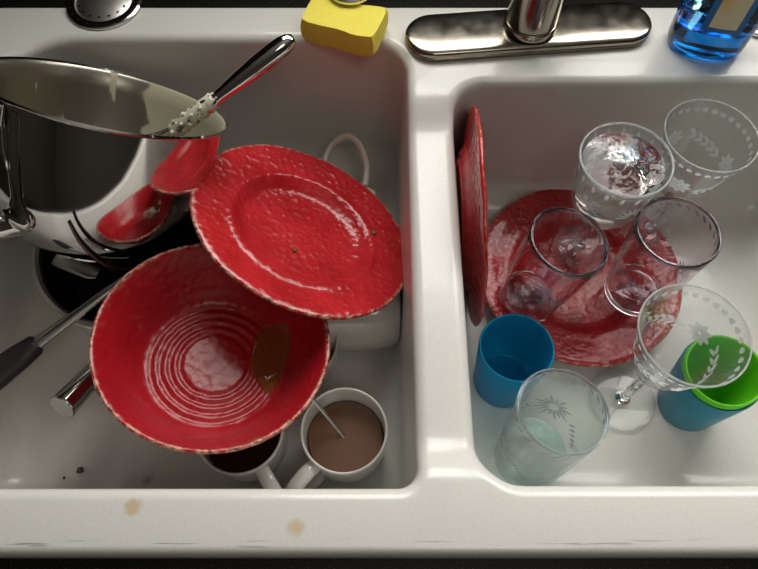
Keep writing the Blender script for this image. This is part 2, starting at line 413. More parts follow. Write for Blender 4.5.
# ------------------------------------------------------------------ tap on the back deck
tp = frame((0.1625, 0.5665, 0.0), spin=math.radians(5.5))
tap = thing('faucet', 'brushed metal faucet with long oval base plate on the back deck', 'faucet', tp)
def stadium(bm, L, W, prof, n=20):
    prev = None
    for ins, z in prof:
        r = W/2-ins; ring = []
        for s, a0 in ((1, -PI/2), (-1, PI/2)):
            for k in range(n+1):
                a = a0+PI*k/n; ring.append(bm.verts.new((s*(L/2-W/2)+r*math.cos(a), r*math.sin(a), z)))
        if prev: rings_faces(bm, prev, ring)
        else: bm.faces.new(ring[::-1])
        prev = ring
    bm.faces.new(prev)
bm = bmesh.new()
stadium(bm, 0.270, 0.062, [(0, 0.0003), (0, 0.004), (0.0008, 0.0048), (0.0008, 0.0056), (0.0, 0.0062), (0.0, 0.0085), (0.0010, 0.0102), (0.0030, 0.0115), (0.007, 0.0122), (0.015, 0.0128), (0.024, 0.0131)])
link('base_plate', bm, M['faucet'], tap)
bm = bmesh.new()
lathe(bm, [(0, 0.0145), (0.0285, 0.0145), (0.0285, 0.021), (0.0275, 0.0222), (0.0262, 0.0225), (0.0262, 0.0245), (0.0275, 0.025), (0.0275, 0.12), (0.026, 0.15), (0.018, 0.17), (0.0, 0.172)], 48)
link('faucet_body', bm, M['faucet'], tap)
bm = bmesh.new()
tube(bm, spline([(0, 0, 0.17), (0, 0, 0.26), (0.01, -0.03, 0.34), (0.03, -0.09, 0.37), (0.05, -0.15, 0.345), (0.058, -0.17, 0.30)], 8), 0.013, 20)
link('spout', bm, M['faucet'], tap)
bm = bmesh.new()
tube(bm, [(0.026, 0, 0.10), (0.045, 0, 0.105), (0.07, 0.0, 0.13), (0.10, 0.0, 0.17)], [0.011, 0.010, 0.007, 0.006], 14)
link('handle', bm, M['faucet'], tap)

# ------------------------------------------------------------------ red plates
def plate_mesh(R, dep=0.024):
    p = [(0, -dep+0.0045), (0.30*R, -dep+0.0043), (0.48*R, -dep+0.0046), (0.53*R, -dep+0.0058), (0.565*R, -dep+0.0085), (0.60*R, -dep+0.0125),
         (0.635*R, -dep+0.0160), (0.660*R, -dep+0.0178), (0.685*R, -0.0052), (0.71*R, -0.0052), (0.74*R, -0.0048), (0.84*R, -0.0028), (0.93*R, -0.0009), (0.985*R, 0.0), (1.0*R, -0.0012), (1.0*R, -0.0030),
         (0.985*R, -0.0042), (0.93*R, -0.0052), (0.80*R, -0.0082), (0.68*R, -0.0100), (0.64*R, -0.0125), (0.60*R, -0.0165), (0.565*R, -dep+0.0035), (0.545*R, -dep+0.0012),
         (0.53*R, -dep), (0.50*R, -dep), (0.49*R, -dep+0.0015), (0, -dep+0.0015)]
    bm = bmesh.new(); lathe(bm, p, 128)
    for v in bm.verts:                                    # slightly hand-made wobble at the rim
        r = math.hypot(v.co.x, v.co.y)
        if r > 0.6*R:
            a = math.atan2(v.co.y, v.co.x); k = (r/R-0.6)/0.4
            v.co.z += 0.0008*k*math.sin(3*a+1)+0.0004*k*math.sin(11*a)
            s = 1+0.003*k*math.sin(7*a); v.co.x *= s; v.co.y *= s
    return bm
PC = Vector((-0.0785, 0.3635, -0.0723)); PN = Vector((0.437, 0.247, 0.865)).normalized(); PC += PN*0.0065
pl = link('dinner_plate', plate_mesh(0.1205, 0.0215), M['red_plate'], mw=frame(PC, PN), sharp=0)
tag(pl, 'red dimpled plate with worn rim tilted over the large red bowl', 'plate')
fl = link('dinner_plate', plate_mesh(0.121), M['red_floor_plate'], mw=frame((0.2400, 0.368, -0.1750)), sharp=0)
tag(fl, 'red plate lying flat under the clear glasses in the right basin', 'plate')
ax = Vector((1, 0, 0.055)).normalized()
lp = link('dinner_plate', plate_mesh(0.117, 0.019), M['red_plate'], mw=frame((0.1035, 0.382, -0.082), ax), sharp=0)
tag(lp, 'red plate standing upright on its edge against the sink divider', 'plate')
def crumb(loc, n, r, label, cat='crumb'):
    bm = bmesh.new(); bmesh.ops.create_icosphere(bm, subdivisions=2, radius=r)
    for v in bm.verts:
        k = 1+0.5*noise.noise(v.co*(1.5/r)+Vector(loc)*50); v.co *= k; v.co.z *= 0.55
    o = link('food_crumb', bm, M['crumb'], mw=frame(loc, n), sharp=0); tag(o, label, cat); return o
def on_plate(x, y, h):                                     # point at local x, y, h of the tilted plate
    return frame(PC, PN) @ Vector((x, y, h))
crumb(on_plate(-0.008, -0.026, -0.0160), PN, 0.0026, 'small brown food crumb in the well of the tilted red plate')
crumb(on_plate(0.083, 0.018, -0.0043), PN, 0.0032, 'brown food crumb on the right rim of the tilted red plate')
crumb((-0.319, 0.1385, -0.1975), (0, 0, 1), 0.0036, 'dark food crumb on the floor of the left basin near its front')
crumb((-0.333, 0.130, -0.1955), (0, 0, 1), 0.0016, 'tiny dark crumb left of the larger crumb on the left basin floor')

# ------------------------------------------------------------------ red bowl
BC = Vector((-0.1521, 0.2285, -0.0474)); BN = Vector((0.199, 0.085, 0.976)).normalized(); R = 0.108
inn = [(0, -0.0565)]
for k in range(1, 66):
    r = 0.066*k/65; z = -0.0565+0.0012*(r/0.066)**2
    if r > 0.029: z += 0.0006*math.cos((r-0.029)/0.0092*2*PI)-0.0006
    inn.append((r, z))
inn += [(0.070, -0.0530), (0.075, -0.0475), (0.082, -0.0370), (0.089, -0.0255), (0.0965, -0.0130), (0.1025, -0.0040), (0.1045, -0.0008)]
out = [(0.1060, 0.0), (0.1075, -0.0008), (0.1080, -0.0030), (0.1055, -0.0075), (0.0995, -0.0170), (0.091, -0.0300), (0.082, -0.0425), (0.073, -0.0530), (0.064, -0.0590), (0.060, -0.0605), (0.058, -0.0625), (0.055, -0.0625), (0.054, -0.0600), (0, -0.0600)]
bm = bmesh.new(); lathe(bm, inn+out, 128)
for v in bm.verts:
    a = math.atan2(v.co.y, v.co.x); k = sm(-0.03, 0, v.co.z)
    v.co.z += 0.0007*k*math.sin(4*a); s = 1+0.004*k*math.sin(5*a+1); v.co.x *= s; v.co.y *= s
bowl = link('serving_bowl', bm, M['red_bowl'], mw=frame(BC, BN), sharp=0)
tag(bowl, 'large deep red bowl with ringed bottom and chipped rim in the left basin', 'bowl')
# a lens of amber liquid lying at the low side of the bowl
inf = interp([(r, z) for r, z in inn if r >= 0.0])
def bowl_z(r):
    for (r0, z0), (r1, z1) in zip(inn, inn[1:]):
        if r0 <= r <= r1: return z0+(z1-z0)*(r-r0)/(r1-r0)
    return 0
bm = bmesh.new(); n = 40; cx, cy = 0.050, 0.012; ring_t = []; ring_b = []
NR = 8; grid = []
for j in range(NR+1):
    row = []
    for k in range(n):
        a = 2*PI*k/n; rx, ry = 0.0185*(1+0.22*math.sin(a+0.9)+0.08*math.sin(2*a)), 0.037*(1+0.08*math.sin(3*a))
        px, py = cx+rx*math.cos(a)*j/NR + 0.004*(math.sin(a)*j/NR)**2, cy+ry*math.sin(a)*j/NR
        rr = math.hypot(px, py); row.append(Vector((px, py, bowl_z(rr)+0.0008+0.0022*(1-(j/NR)**6))))
    grid.append([bm.verts.new(p) for p in row])
for A, B in zip(grid[1:], grid[2:]): rings_faces(bm, A, B)
cv = bm.verts.new(grid[0][0].co); [bm.verts.remove(v) for v in grid[0]]
for k in range(n): bm.faces.new((cv, grid[1][k], grid[1][(k+1) % n]))
pud = link('liquid_puddle', bm, M['broth'], mw=frame(BC, BN), sharp=0)
tag(pud, 'small puddle of amber liquid on the right side inside the large red bowl', 'liquid')

# ------------------------------------------------------------------ steel mixing bowl, whisk
MC = Vector((-0.264, 0.4516, 0.030)); MN = Vector((0.287, 0.595, 0.751)).normalized(); MF = frame(MC, MN)
mix_ = thing('mixing_bowl', 'polished steel mixing bowl with batter inside, tipped back in the left basin', 'mixing bowl', MF)
ko = [(0.1140, -0.0010), (0.1160, 0.0006), (0.1172, -0.0012), (0.1160, -0.0030), (0.1135, -0.0036), (0.1120, -0.020), (0.1100, -0.045), (0.1070, -0.068), (0.1030, -0.090), (0.0970, -0.112), (0.087, -0.131), (0.072, -0.145), (0.054, -0.154), (0.046, -0.1565), (0.046, -0.160), (0.0, -0.160)]
bm = bmesh.new(); lathe(bm, ko, 96); bm.normal_update()
link('bowl_shell', bm, M['steel'], mix_, mw=MF, sharp=50)
ki = [(0.1138, -0.0012), (0.1110, -0.004), (0.1100, -0.020), (0.1080, -0.045), (0.1050, -0.068), (0.1010, -0.089), (0.0950, -0.110), (0.085, -0.129), (0.070, -0.143), (0.045, -0.152), (0.0, -0.154)]
bm = bmesh.new(); lathe(bm, ki, 96)
li = link('bowl_lining', bm, M['bowl_inside'], mix_, mw=MF, sharp=50); li['label'] = 'brushed steel inside smeared with cream batter'
# handle: flat steel band standing off the wall between two brackets
def mp_(r, z, phi):
    a = math.radians(phi); return Vector((r*math.cos(a), r*math.sin(a), z))
bm = bmesh.new()
tube(bm, spline([mp_(0.1130, -0.016, 233), mp_(0.128, -0.015, 224), mp_(0.152, -0.028, 215), mp_(0.166, -0.065, 211), mp_(0.158, -0.098, 214), mp_(0.130, -0.120, 223), mp_(0.108, -0.121, 231), mp_(0.094, -0.118, 236)], 7), 0.0105, 16, flat=0.34, up=mp_(0.2, 0, 224))
link('handle', bm, M['steel'], mix_, mw=MF)
bm = bmesh.new()
tube(bm, spline([mp_(0.1135, -0.008, 239), mp_(0.1120, -0.030, 239), mp_(0.1095, -0.060, 239), mp_(0.1045, -0.088, 239), mp_(0.0990, -0.108, 238)], 6), [0.0058]*19+[0.0075, 0.0090, 0.0105, 0.0120, 0.0130, 0.0140], 16, flat=0.18, up=mp_(0.2, 0, 239))
link('handle_strip', bm, M['steel'], mix_, mw=MF)
bm = bmesh.new()
tube(bm, [mp_(0.104, -0.103, 238), mp_(0.103, -0.108, 238), mp_(0.099, -0.1135, 238), mp_(0.096, -0.116, 238)], [0.0120, 0.0150, 0.0150, 0.0130], 16, flat=0.35, up=mp_(0.2, 0, 238))
link('handle_bracket', bm, M['steel'], mix_, mw=MF)

# whisk: handle over the right of the rim, wires down into the bowl
WA = Vector((-0.0805, 0.4850, 0.070)); WB = Vector((-0.1650, 0.4390, 0.030)); wd = (WB-WA).normalized()
whisk = thing('whisk', 'steel balloon whisk caked with batter, handle over the mixing bowl rim', 'whisk', frame(WA, wd))
Lh = (WB-WA).length
bm = bmesh.new()
lathe(bm, [(0, -0.001), (0.004, 0.0), (0.0072, 0.004), (0.0092, 0.012), (0.0100, 0.025), (0.0098, 0.045), (0.0085, 0.065), (0.0064, Lh-0.018), (0.0062, Lh-0.009), (0.0, Lh-0.008)], 32)
link('handle', bm, M['steel'], whisk, mw=frame(WA, wd))
bm = bmesh.new()
lathe(bm, [(0, Lh-0.010), (0.0072, Lh-0.009), (0.0082, Lh-0.006), (0.0082, Lh+0.042), (0.007, Lh+0.044), (0, Lh+0.0445)], 32)
fe = link('ferrule', bm, M['crusted_steel'], whisk, mw=frame(WA, wd)); fe['label'] = 'steel collar crusted with batter'
bm = bmesh.new()
for k in range(60):
    z = random.uniform(Lh-0.014, Lh+0.044); a = random.uniform(0, 2*PI); q = 0.0078 if z > Lh-0.006 else 0.0060
    ms = bmesh.ops.create_icosphere(bm, subdivisions=1, radius=random.uniform(0.0008, 0.0022))
    for v in ms['verts']: v.co = Vector((v.co.x, v.co.y, v.co.z*1.6))+Vector((q*math.cos(a), q*math.sin(a), z))
b_ = link('batter_crust', bm, M['batter'], whisk, mw=frame(WA, wd)); b_['label'] = 'dried cream batter around the collar'
for k in range(6):
    bm = bmesh.new(); a = PI*k/6; u = Vector((math.cos(a), math.sin(a), 0))
    w_ = 0.020
    tube(bm, spline([u*0.0045+Vector((0, 0, Lh+0.042)), u*0.010+Vector((0, 0, Lh+0.060)), u*w_+Vector((0, 0, Lh+0.082)), u*w_*0.8+Vector((0, 0, Lh+0.100)),
                     Vector((0, 0, Lh+0.108)), -u*w_*0.8+Vector((0, 0, Lh+0.100)), -u*w_+Vector((0, 0, Lh+0.082)), -u*0.010+Vector((0, 0, Lh+0.060)), -u*0.0045+Vector((0, 0, Lh+0.042))], 5), 0.0009, 6)
    link('wire', bm, M['steel_soft'], whisk, mw=frame(WA, wd))

# ------------------------------------------------------------------ saucepan under the mixing bowl
SPc = (-0.272, 0.362, -0.199); H_ = 0.099
pan = thing('saucepan', 'dark steel saucepan with tubular handle under the mixing bowl', 'saucepan', frame(SPc))
bm = bmesh.new()
lathe(bm, [(0, 0), (0.088, 0), (0.0955, 0.006), (0.0975, 0.02), (0.0975, H_-0.006), (0.1010, H_-0.004), (0.1040, H_-0.001), (0.1030, H_+0.0022), (0.0985, H_+0.0034), (0.0955, H_+0.001), (0.0950, H_-0.006)], 80)
link('pan_body', bm, M['pan_steel'], pan, mw=frame(SPc))
bm = bmesh.new()
lathe(bm, [(0.0953, H_-0.005), (0.0953, 0.02), (0.093, 0.008), (0.086, 0.003), (0, 0.003)], 80)
q = link('pan_lining', bm, M['black_metal'], pan, mw=frame(SPc)); q['label'] = 'black inside'
bm = bmesh.new()
h0 = Vector((-0.262, 0.262, -0.128)); h1 = Vector((-0.2945, 0.1745, -0.082))
hp = [h0, h0.lerp(h1, 0.18)+Vector((0, 0, 0.004)), h0.lerp(h1, 0.4)+Vector((0, 0, 0.002)), h0.lerp(h1, 0.9), h1]
tube(bm, hp, [0.0065, 0.0085, 0.0110, 0.0128, 0.0128], 24, mi=0)
o_ = link('handle', bm, M['steel'], pan); o_.matrix_parent_inverse = pan.matrix_world.inverted()
bm = bmesh.new(); dd = (h1-h0).normalized(); mf = frame(h1, dd)
lathe(bm, [(0.0, 0.0003), (0.0128, 0.0003), (0.0131, 0.0012), (0.0124, 0.0026), (0.0, 0.003)], 32)
link('handle_cap', bm, M['steel_soft'], pan, mw=mf)

# flat steel tool lying in the pan
bm = bmesh.new()
a0 = Vector((-0.352, 0.348, -0.109)); a1 = Vector((-0.300, 0.326, -0.105))
pts = [a0, a0.lerp(a1, 0.15), a0.lerp(a1, 0.5), a0.lerp(a1, 0.85), a1]
tube(bm, pts, [0.0095, 0.0110, 0.0105, 0.0095, 0.006], 16, flat=0.3)
o_ = link('steel_utensil', bm, M['steel_soft']); tag(o_, 'short flat piece of steel utensil lying inside the dark saucepan', 'utensil')

# black-handled spatula across the pan rim
sh0 = Vector((-0.2550, 0.3180, -0.0860)); sh1 = Vector((-0.3440, 0.2450, -0.101)); sh2 = Vector((-0.3980, 0.2020, -0.112))
sp_ = thing('spatula', 'utensil with thin steel shank and black handle lying across the saucepan rim', 'kitchen utensil', Matrix.Translation(sh1))
bm = bmesh.new(); tube(bm, [sh0, sh0.lerp(sh1, 0.5), sh1], [0.0045, 0.0056, 0.0072], 16, flat=0.7)
link('shank', bm, M['steel_soft'], sp_, mw=Matrix.Identity(4))
bm = bmesh.new(); tube(bm, [sh1, sh1.lerp(sh2, 0.04), sh1.lerp(sh2, 0.3), sh1.lerp(sh2, 0.8), sh2], [0.0088, 0.0115, 0.0140, 0.0165, 0.0155], 24, flat=0.75)
link('handle', bm, M['black_rubber'], sp_, mw=Matrix.Identity(4))

# a dark curved utensil handle resting against the front of the mixing bowl
for nm, lab_, pts_ in (('ladle_handle', 'long dark curved utensil handle resting against the lower front of the mixing bowl', [(-0.2725, 0.309, 0.026), (-0.2700, 0.302, 0.006), (-0.2630, 0.297, -0.016), (-0.2500, 0.299, -0.046), (-0.2300, 0.320, -0.078), (-0.2050, 0.345, -0.105)]),
                       ):
    bm = bmesh.new(); P_ = spline(pts_, 6); tube(bm, P_, [0.0022+0.0016*math.sin(PI*i/(len(P_)-1)) for i in range(len(P_))], 12, flat=0.6)
    o_ = link(nm, bm, M['dark_steel']); tag(o_, lab_, 'kitchen utensil')

# ------------------------------------------------------------------ mugs
def mug(label, p, axis=(0, 0, 1), spin=0, r=0.043, h=0.085, m=M['ceramic'], hr=0.0062, hs=1.0, group=None, name='coffee_mug', hw=1.0):
    mf = frame(p, axis, spin); T = thing(name, label, 'mug', mf, group)
    bm = bmesh.new()
    lathe(bm, [(0, 0.004), (r*0.62, 0.004), (r*0.64, 0.0015), (r*0.70, 0.0), (r*0.78, 0.002), (r*0.86, 0.009), (r*0.93, 0.022), (r*0.975, h*0.5), (r*0.995, h-0.004), (r*0.992, h-0.001), (r*0.965, h), (r*0.94, h-0.001),
               (r*0.925, h-0.004), (r*0.90, h*0.5), (r*0.86, 0.024), (r*0.76, 0.010), (r*0.6, 0.0075), (0, 0.0075)], 64)
    link('mug_body', bm, m, T, mw=mf, sharp=0)
    bm = bmesh.new(); k = hs
    tube(bm, spline([(r*0.96, 0, h*0.84), (r*0.96+0.010*k, 0, h*0.87), (r+0.022*k, 0, h*0.80), (r+0.030*k, 0, h*0.60), (r+0.026*k, 0, h*0.38), (r+0.012*k, 0, h*0.22), (r*0.93, 0, h*0.20)], 7),
         [hr*1.25]*3+[hr]*37+[hr*1.2]*3, 16, flat=0.72, up=(0, 0, 1)) if False else tube(bm, spline([(r*0.96, 0, h*0.84), (r*0.96+0.010*k, 0, h*0.87), (r+0.022*k, 0, h*0.80), (r+0.030*k, 0, h*0.60), (r+0.026*k, 0, h*0.38), (r+0.012*k, 0, h*0.22), (r*0.93, 0, h*0.20)], 7), hr, 16, flat=0.7, up=(0, 0, 1))
    link('handle', bm, m, T, mw=mf)
    return T, mf
def liquid(mf, r, z0, z1, m, label, name='coffee'):
    bm = bmesh.new(); lathe(bm, [(0, z0), (r*0.86, z0), (r, z0+0.012), (r, z1), (0, z1)], 48)
    o = link(name, bm, m, mw=mf, sharp=30); return tag(o, label, 'liquid')
T1, f1 = mug('white mug of milky coffee with a spoon, at the front of the left basin', (-0.034, 0.161, -0.199), spin=math.radians(228), h=0.083, hs=1.25, hr=0.0078)
liquid(f1, 0.0376, 0.009, 0.052, M['milky_coffee'], 'milky brown coffee in the white mug that holds a spoon')
T2, f2 = mug('white mug of black coffee partly hidden under the front of the red bowl', (-0.136, 0.161, -0.199), spin=math.radians(-57), h=0.080, hs=1.25, hr=0.0075)
liquid(f2, 0.0376, 0.009, 0.050, M['black_coffee'], 'black coffee in the mug half under the red bowl')
T3, f3 = mug('white mug standing in shade behind the milky coffee mug, under the lying mug', (-0.086, 0.258, -0.199), spin=math.radians(110), h=0.070, m=M['ceramic'])
T4, f4 = mug('big white soup mug lying on its side under the right edge of the tilted plate', (0.0235, 0.3040, -0.1535), axis=(-1, 0, 0.0), spin=math.radians(180), r=0.0455, h=0.088, name='soup_mug')
T5, f5 = mug('off-white mug lying behind the tilted plate with its handle sticking out at the back', (-0.006, 0.436, -0.1600), axis=(-0.98, 0.16, 0.0), spin=math.radians(60), r=0.038, h=0.080, m=M['ceramic_grey'], hr=0.0060, hs=1.75)
# spoon in the milky coffee
s0 = Vector((-0.0335, 0.160, -0.150)); s1 = Vector((-0.066, 0.190, -0.106))
spn = thing('teaspoon', 'thin steel teaspoon standing in the mug of milky coffee', 'spoon', Matrix.Translation(s0))
bm = bmesh.new(); d_ = (s1-s0)
tube(bm, [s0-d_*0.02, s0+d_*0.5, s1-d_*0.05, s1+d_*0.04], [0.0020, 0.0018, 0.0022, 0.0022], 10, flat=0.6); link('handle', bm, M['steel_soft'], spn, mw=Matrix.Identity(4))
bm = bmesh.new(); tube(bm, [s0-d_*0.01, s0-d_*0.12, s0-d_*0.35, s0-d_*0.55, s0-d_*0.62], [0.002, 0.006, 0.010, 0.007, 0.002], 14, flat=0.35); link('spoon_bowl', bm, M['steel_soft'], spn, mw=Matrix.Identity(4))

# ------------------------------------------------------------------ tumblers
def tumbler(label, base, top, r, glassm, rimm, cutm, rb=0.0345, spin=0.0, petals=3):
    b = Vector(base); ax = Vector(top)-b; h = ax.length; mf = frame(b, ax, spin)
    T = thing('tumbler', label, 'drinking glass', mf, 'embossed tumblers in the right basin')
    prof = [(rb*0.9, 0.0), (rb, 0.003), (rb+0.001, 0.012)]
    for k in range(1, 9): s = k/8; prof.append((rb+0.001+(r-rb-0.001)*s**0.9, 0.012+(h-0.020)*s))
    of = interp(prof)
    prof += [(r, h-0.004), (r, h-0.001), (r-0.0010, h), (r-0.0022, h-0.001), (r-0.0024, h-0.004)]
    k0 = len(prof)
    for k in range(7, -1, -1): s = k/8; prof.append((rb+0.001+(r-rb-0.001)*s**0.9-0.0024, 0.012+(h-0.020)*s))
    prof += [(rb*0.82, 0.0095), (0, 0.0090)]
    prof = [(0, 0.0012), (rb*0.84, 0.0012)]+prof
    bm = bmesh.new(); lathe(bm, prof, 72)
    for v in bm.verts: pass
    body = link('glass_body', bm, glassm, T, mw=mf, sharp=50)
    bm = bmesh.new()                                       # rolled rim bead
    q = r-0.0010
    tube_pts = [(q+0.0017*math.cos(a), h-0.0002+0.0017*math.sin(a)) for a in [2*PI*i/10 for i in range(10)]]
    lathe(bm, tube_pts, 72, closed=True); link('rim', bm, rimm, T, mw=mf, sharp=0)
    bm = bmesh.new()
    n = 26
    for i in range(n):                                     # leaf band below the rim
        a = 2*PI*i/n; leaf(bm, of, a, h-0.0095, 0.7, 0.0098, 0.0034, 0, 8, 0.0002)
    e = link('cut_leaf_band', bm, cutm, T, mw=mf, sharp=0); e['label'] = 'band of cut leaves below the rim'
    bm = bmesh.new()
    for p in range(petals):                                # sunburst flowers
        a = 2*PI*p/petals; zc = h*0.46; R_ = of(zc)
        for k in range(16):
            t = 2*PI*k/16; ln = 0.0175 if k % 2 else 0.0125; rr = 0.0050+ln/2
            leaf(bm, of, a+rr*math.cos(t)/R_, zc+rr*math.sin(t), t, ln, 0.0034, 0, 8, 0.0002)
        for sgn in (-1, 1):
            for k in range(5):
                leaf(bm, of, a+sgn*(0.026+0.0035*k)/R_, zc-0.004-0.0045*k, sgn*(0.9), 0.011, 0.0032, 0, 8, 0.0002)
    e = link('cut_flower_pattern', bm, cutm, T, mw=mf, sharp=0); e['label'] = 'cut sunburst flowers'
    return T, mf
tumbler('plum-rimmed tumbler tilted slightly on the left part of the flat red plate', (0.174, 0.335, -0.1850), (0.1930, 0.338, -0.0560), 0.0410, M['plum'], M['plum_rim'], M['cutline'], spin=0.5)
tumbler('plum-rimmed tumbler standing on the right half of the flat red plate', (0.298, 0.3395, -0.1745), (0.2990, 0.342, -0.0440), 0.0420, M['plum'], M['plum_rim'], M['cutline'], rb=0.0335, spin=1.5)
t3, tf3 = tumbler('pale aqua tumbler with greenish water at the front corner of the right basin', (0.1580, 0.1500, -0.1990), (0.1660, 0.1650, -0.0640), 0.0415, M['aqua_shell'], M['aqua_rim'], M['cutline_light'], spin=1.1)
bm = bmesh.new(); lathe(bm, [(0, 0.0093), (0.0275, 0.0098), (0.0325, 0.0130), (0.0338, 0.034), (0, 0.034)], 48)
o_ = link('water', bm, M['aqua_cloud'], mw=tf3, sharp=30); tag(o_, 'greenish water in the bottom of the pale aqua tumbler', 'liquid')

# ------------------------------------------------------------------ stemmed glasses
def goblet(label, base, h, r, bowlm, style='wine', spin=0.0, axis=(0, 0, 1), rf=0.037, hb=0.105):
    mf = frame(base, axis, spin); T = thing('wine_glass', label, 'wine glass', mf, 'etched stemmed glasses in the right basin')
    zb = h-hb
    if style == 'wine':
        o = [(0.0048, zb+0.000), (0.0075, zb+0.004), (0.016, zb+0.012), (0.0255, zb+0.025), (0.0315, zb+0.042), (0.0350, zb+0.060), (0.0390, zb+0.078), (r*0.925, zb+0.092), (r, h-0.0008)]
    else:
        o = [(0.0050, zb+0.000), (0.012, zb+0.004), (0.024, zb+0.011), (0.0335, zb+0.022), (0.0385, zb+0.038), (0.0405, zb+0.056), (0.0415, zb+0.074), (0.0435, zb+0.088), (r, h-0.0008)]
    th = 0.0013 if style == 'wine' else 0.0026
    of = interp(o)
    inn_ = [(a-th, z) for a, z in o[:1:-1]] + [(0, zb+0.012+th*2)]
    prof = [(0, zb)] + o + [(r-th*0.5, h)] + inn_
    bm = bmesh.new(); lathe(bm, prof, 80)
    link('glass_bowl', bm, bowlm, T, mw=mf, sharp=0)
    bm = bmesh.new(); q = r-th*0.5; rr_ = 0.0009 if style == 'wine' else 0.0013
    lathe(bm, [(q+rr_*math.cos(a), h+rr_*math.sin(a)) for a in [2*PI*i/8 for i in range(8)]], 80, closed=True)
    link('rim', bm, M['wine_rim'], T, mw=mf, sharp=0)
    bm = bmesh.new()
    zs = zb
    lathe(bm, [(0, 0.0), (rf*0.96, 0.0), (rf, 0.0008), (rf, 0.0018), (rf*0.7, 0.0030), (rf*0.35, 0.0048), (0, 0.0050)], 64)
    link('foot', bm, M['foot_shell'], T, mw=mf, sharp=0)
    bm = bmesh.new()
    lathe(bm, [(0, 0.0054), (0.0085, 0.0056), (0.0062, 0.0085), (0.0046, 0.014), (0.0040, 0.022), (0.0052, 0.030), (0.0044, 0.035), (0.0040, zs*0.7), (0.0046, zs-0.006), (0.0048, zs-0.0004), (0, zs-0.0003)], 64)
    link('stem', bm, M['clear'], T, mw=mf, sharp=0)
    bm = bmesh.new()
    if style == 'wine':
        n = 30
        for i in range(n):
            a = 2*PI*i/n; leaf(bm, of, a, h-0.0115, 0.0, 0.0062, 0.0056, 0, 12)
        for k in range(3):                                 # sprigs and flowers round the bowl
            a0 = 2*PI*k/3; zc = h-0.046; R_ = of(zc)
            for p in range(8):
                t = 2*PI*p/8; leaf(bm, of, a0+0.0070*math.cos(t)/R_, zc+0.0070*math.sin(t), t, 0.0115, 0.0068, 0, 10, 0.0003+0.00002*p)
            for s in range(5):
                u = a0+(0.021+0.0078*s)/R_; z_ = zc-0.004+0.0045*s*0.5
                leaf(bm, of, u, z_+0.0034, 0.8, 0.0095, 0.0042, 0, 10); leaf(bm, of, u, z_-0.0034, -0.5, 0.0095, 0.0042, 0, 10)
            leaf(bm, of, a0+0.030/R_, zc+0.0015, 0.34, 0.040, 0.0008, 0, 8)
    else:
        for i in range(18):
            a = 2*PI*i/18; leaf(bm, of, a, h-0.012, PI/2, 0.012, 0.0040, 0, 10); 
        for k in range(5):
            a0 = 2*PI*k/5; zc = h-0.045; R_ = of(zc)
            for p in range(9):
                t = PI*p/8; leaf(bm, of, a0+0.010*math.cos(t)/R_, zc+0.010*math.sin(t), t, 0.013, 0.0032, 0, 8)
    e = link('etched_pattern', bm, M['etch'], T, mw=mf, sharp=0); e['label'] = 'frosted etched dots, leaves and flowers'
    return T, mf
goblet('etched wine glass with wide rim and round foot standing on the right basin floor', (0.272, 0.2165, -0.1985), 0.190, 0.0482, M['wine_shell'], spin=0.6)
goblet('thin etched wine glass rearmost in the right basin, behind the right tumbler', (0.334, 0.430, -0.1790), 0.176, 0.0468, M['wine_shell'], spin=2.0, rf=0.034)
g2, gf2 = goblet('thick cut-crystal goblet behind the tumblers on the flat red plate', (0.2440, 0.4010, -0.1755), 0.171, 0.0465, M['goblet_shell'], style='goblet', rf=0.032, hb=0.100)

zb = 0.071; wt = [(0, zb+0.0185), (0.0205, zb+0.0190), (0.0305, zb+0.026), (0.0355, zb+0.040), (0.0374, zb+0.056), (0.0384, zb+0.074), (0.0405, zb+0.088), (0.0412, zb+0.091), (0, zb+0.091)]
bm = bmesh.new(); lathe(bm, wt, 64)
o_ = link('water', bm, M['pure_water'], mw=gf2, sharp=40); tag(o_, 'clear water filling the thick cut-crystal goblet', 'liquid')

# ------------------------------------------------------------------ plastic cups
def cup(name, label, base, top, r, rb, m, group=None, th=0.0022):
    b = Vector(base); ax = Vector(top)-b; h = ax.length; mf = frame(b, ax)
    bm = bmesh.new()
    lathe(bm, [(0, 0.003), (rb*0.85, 0.003), (rb*0.9, 0.0), (rb*0.97, 0.0), (rb, 0.003), (rb+(r-rb)*0.5, h*0.5), (r, h-0.002), (r-th*0.4, h), (r-th, h-0.001), (rb+(r-rb)*0.5-th, h*0.5), (rb-th, 0.008), (rb*0.86, 0.0055), (0, 0.0052)], 72)
    o = link(name, bm, m, mw=mf, sharp=45); return tag(o, label, 'cup', group)
cup('plastic_cup', 'bright blue plastic cup beside the divider in the right basin', (0.1400, 0.2380, -0.1990), (0.1400, 0.2430, -0.1060), 0.0385, 0.033, M['blue_cup'])
ca = Vector((0.344, 0.2110, -0.1990)); cb_ = Vector((0.3375, 0.2130, -0.1000)); cax = (cb_-ca).normalized()
cup('plastic_cup', 'teal blue plastic cup holding a green cup, right of the etched wine glass', ca, cb_, 0.0395, 0.0320, M['teal_cup'])
cup('plastic_cup', 'lime green plastic cup nested inside the teal blue cup', ca+cax*0.0150, cb_+cax*0.0090, 0.0378, 0.0290, M['green_cup'], th=0.0028)

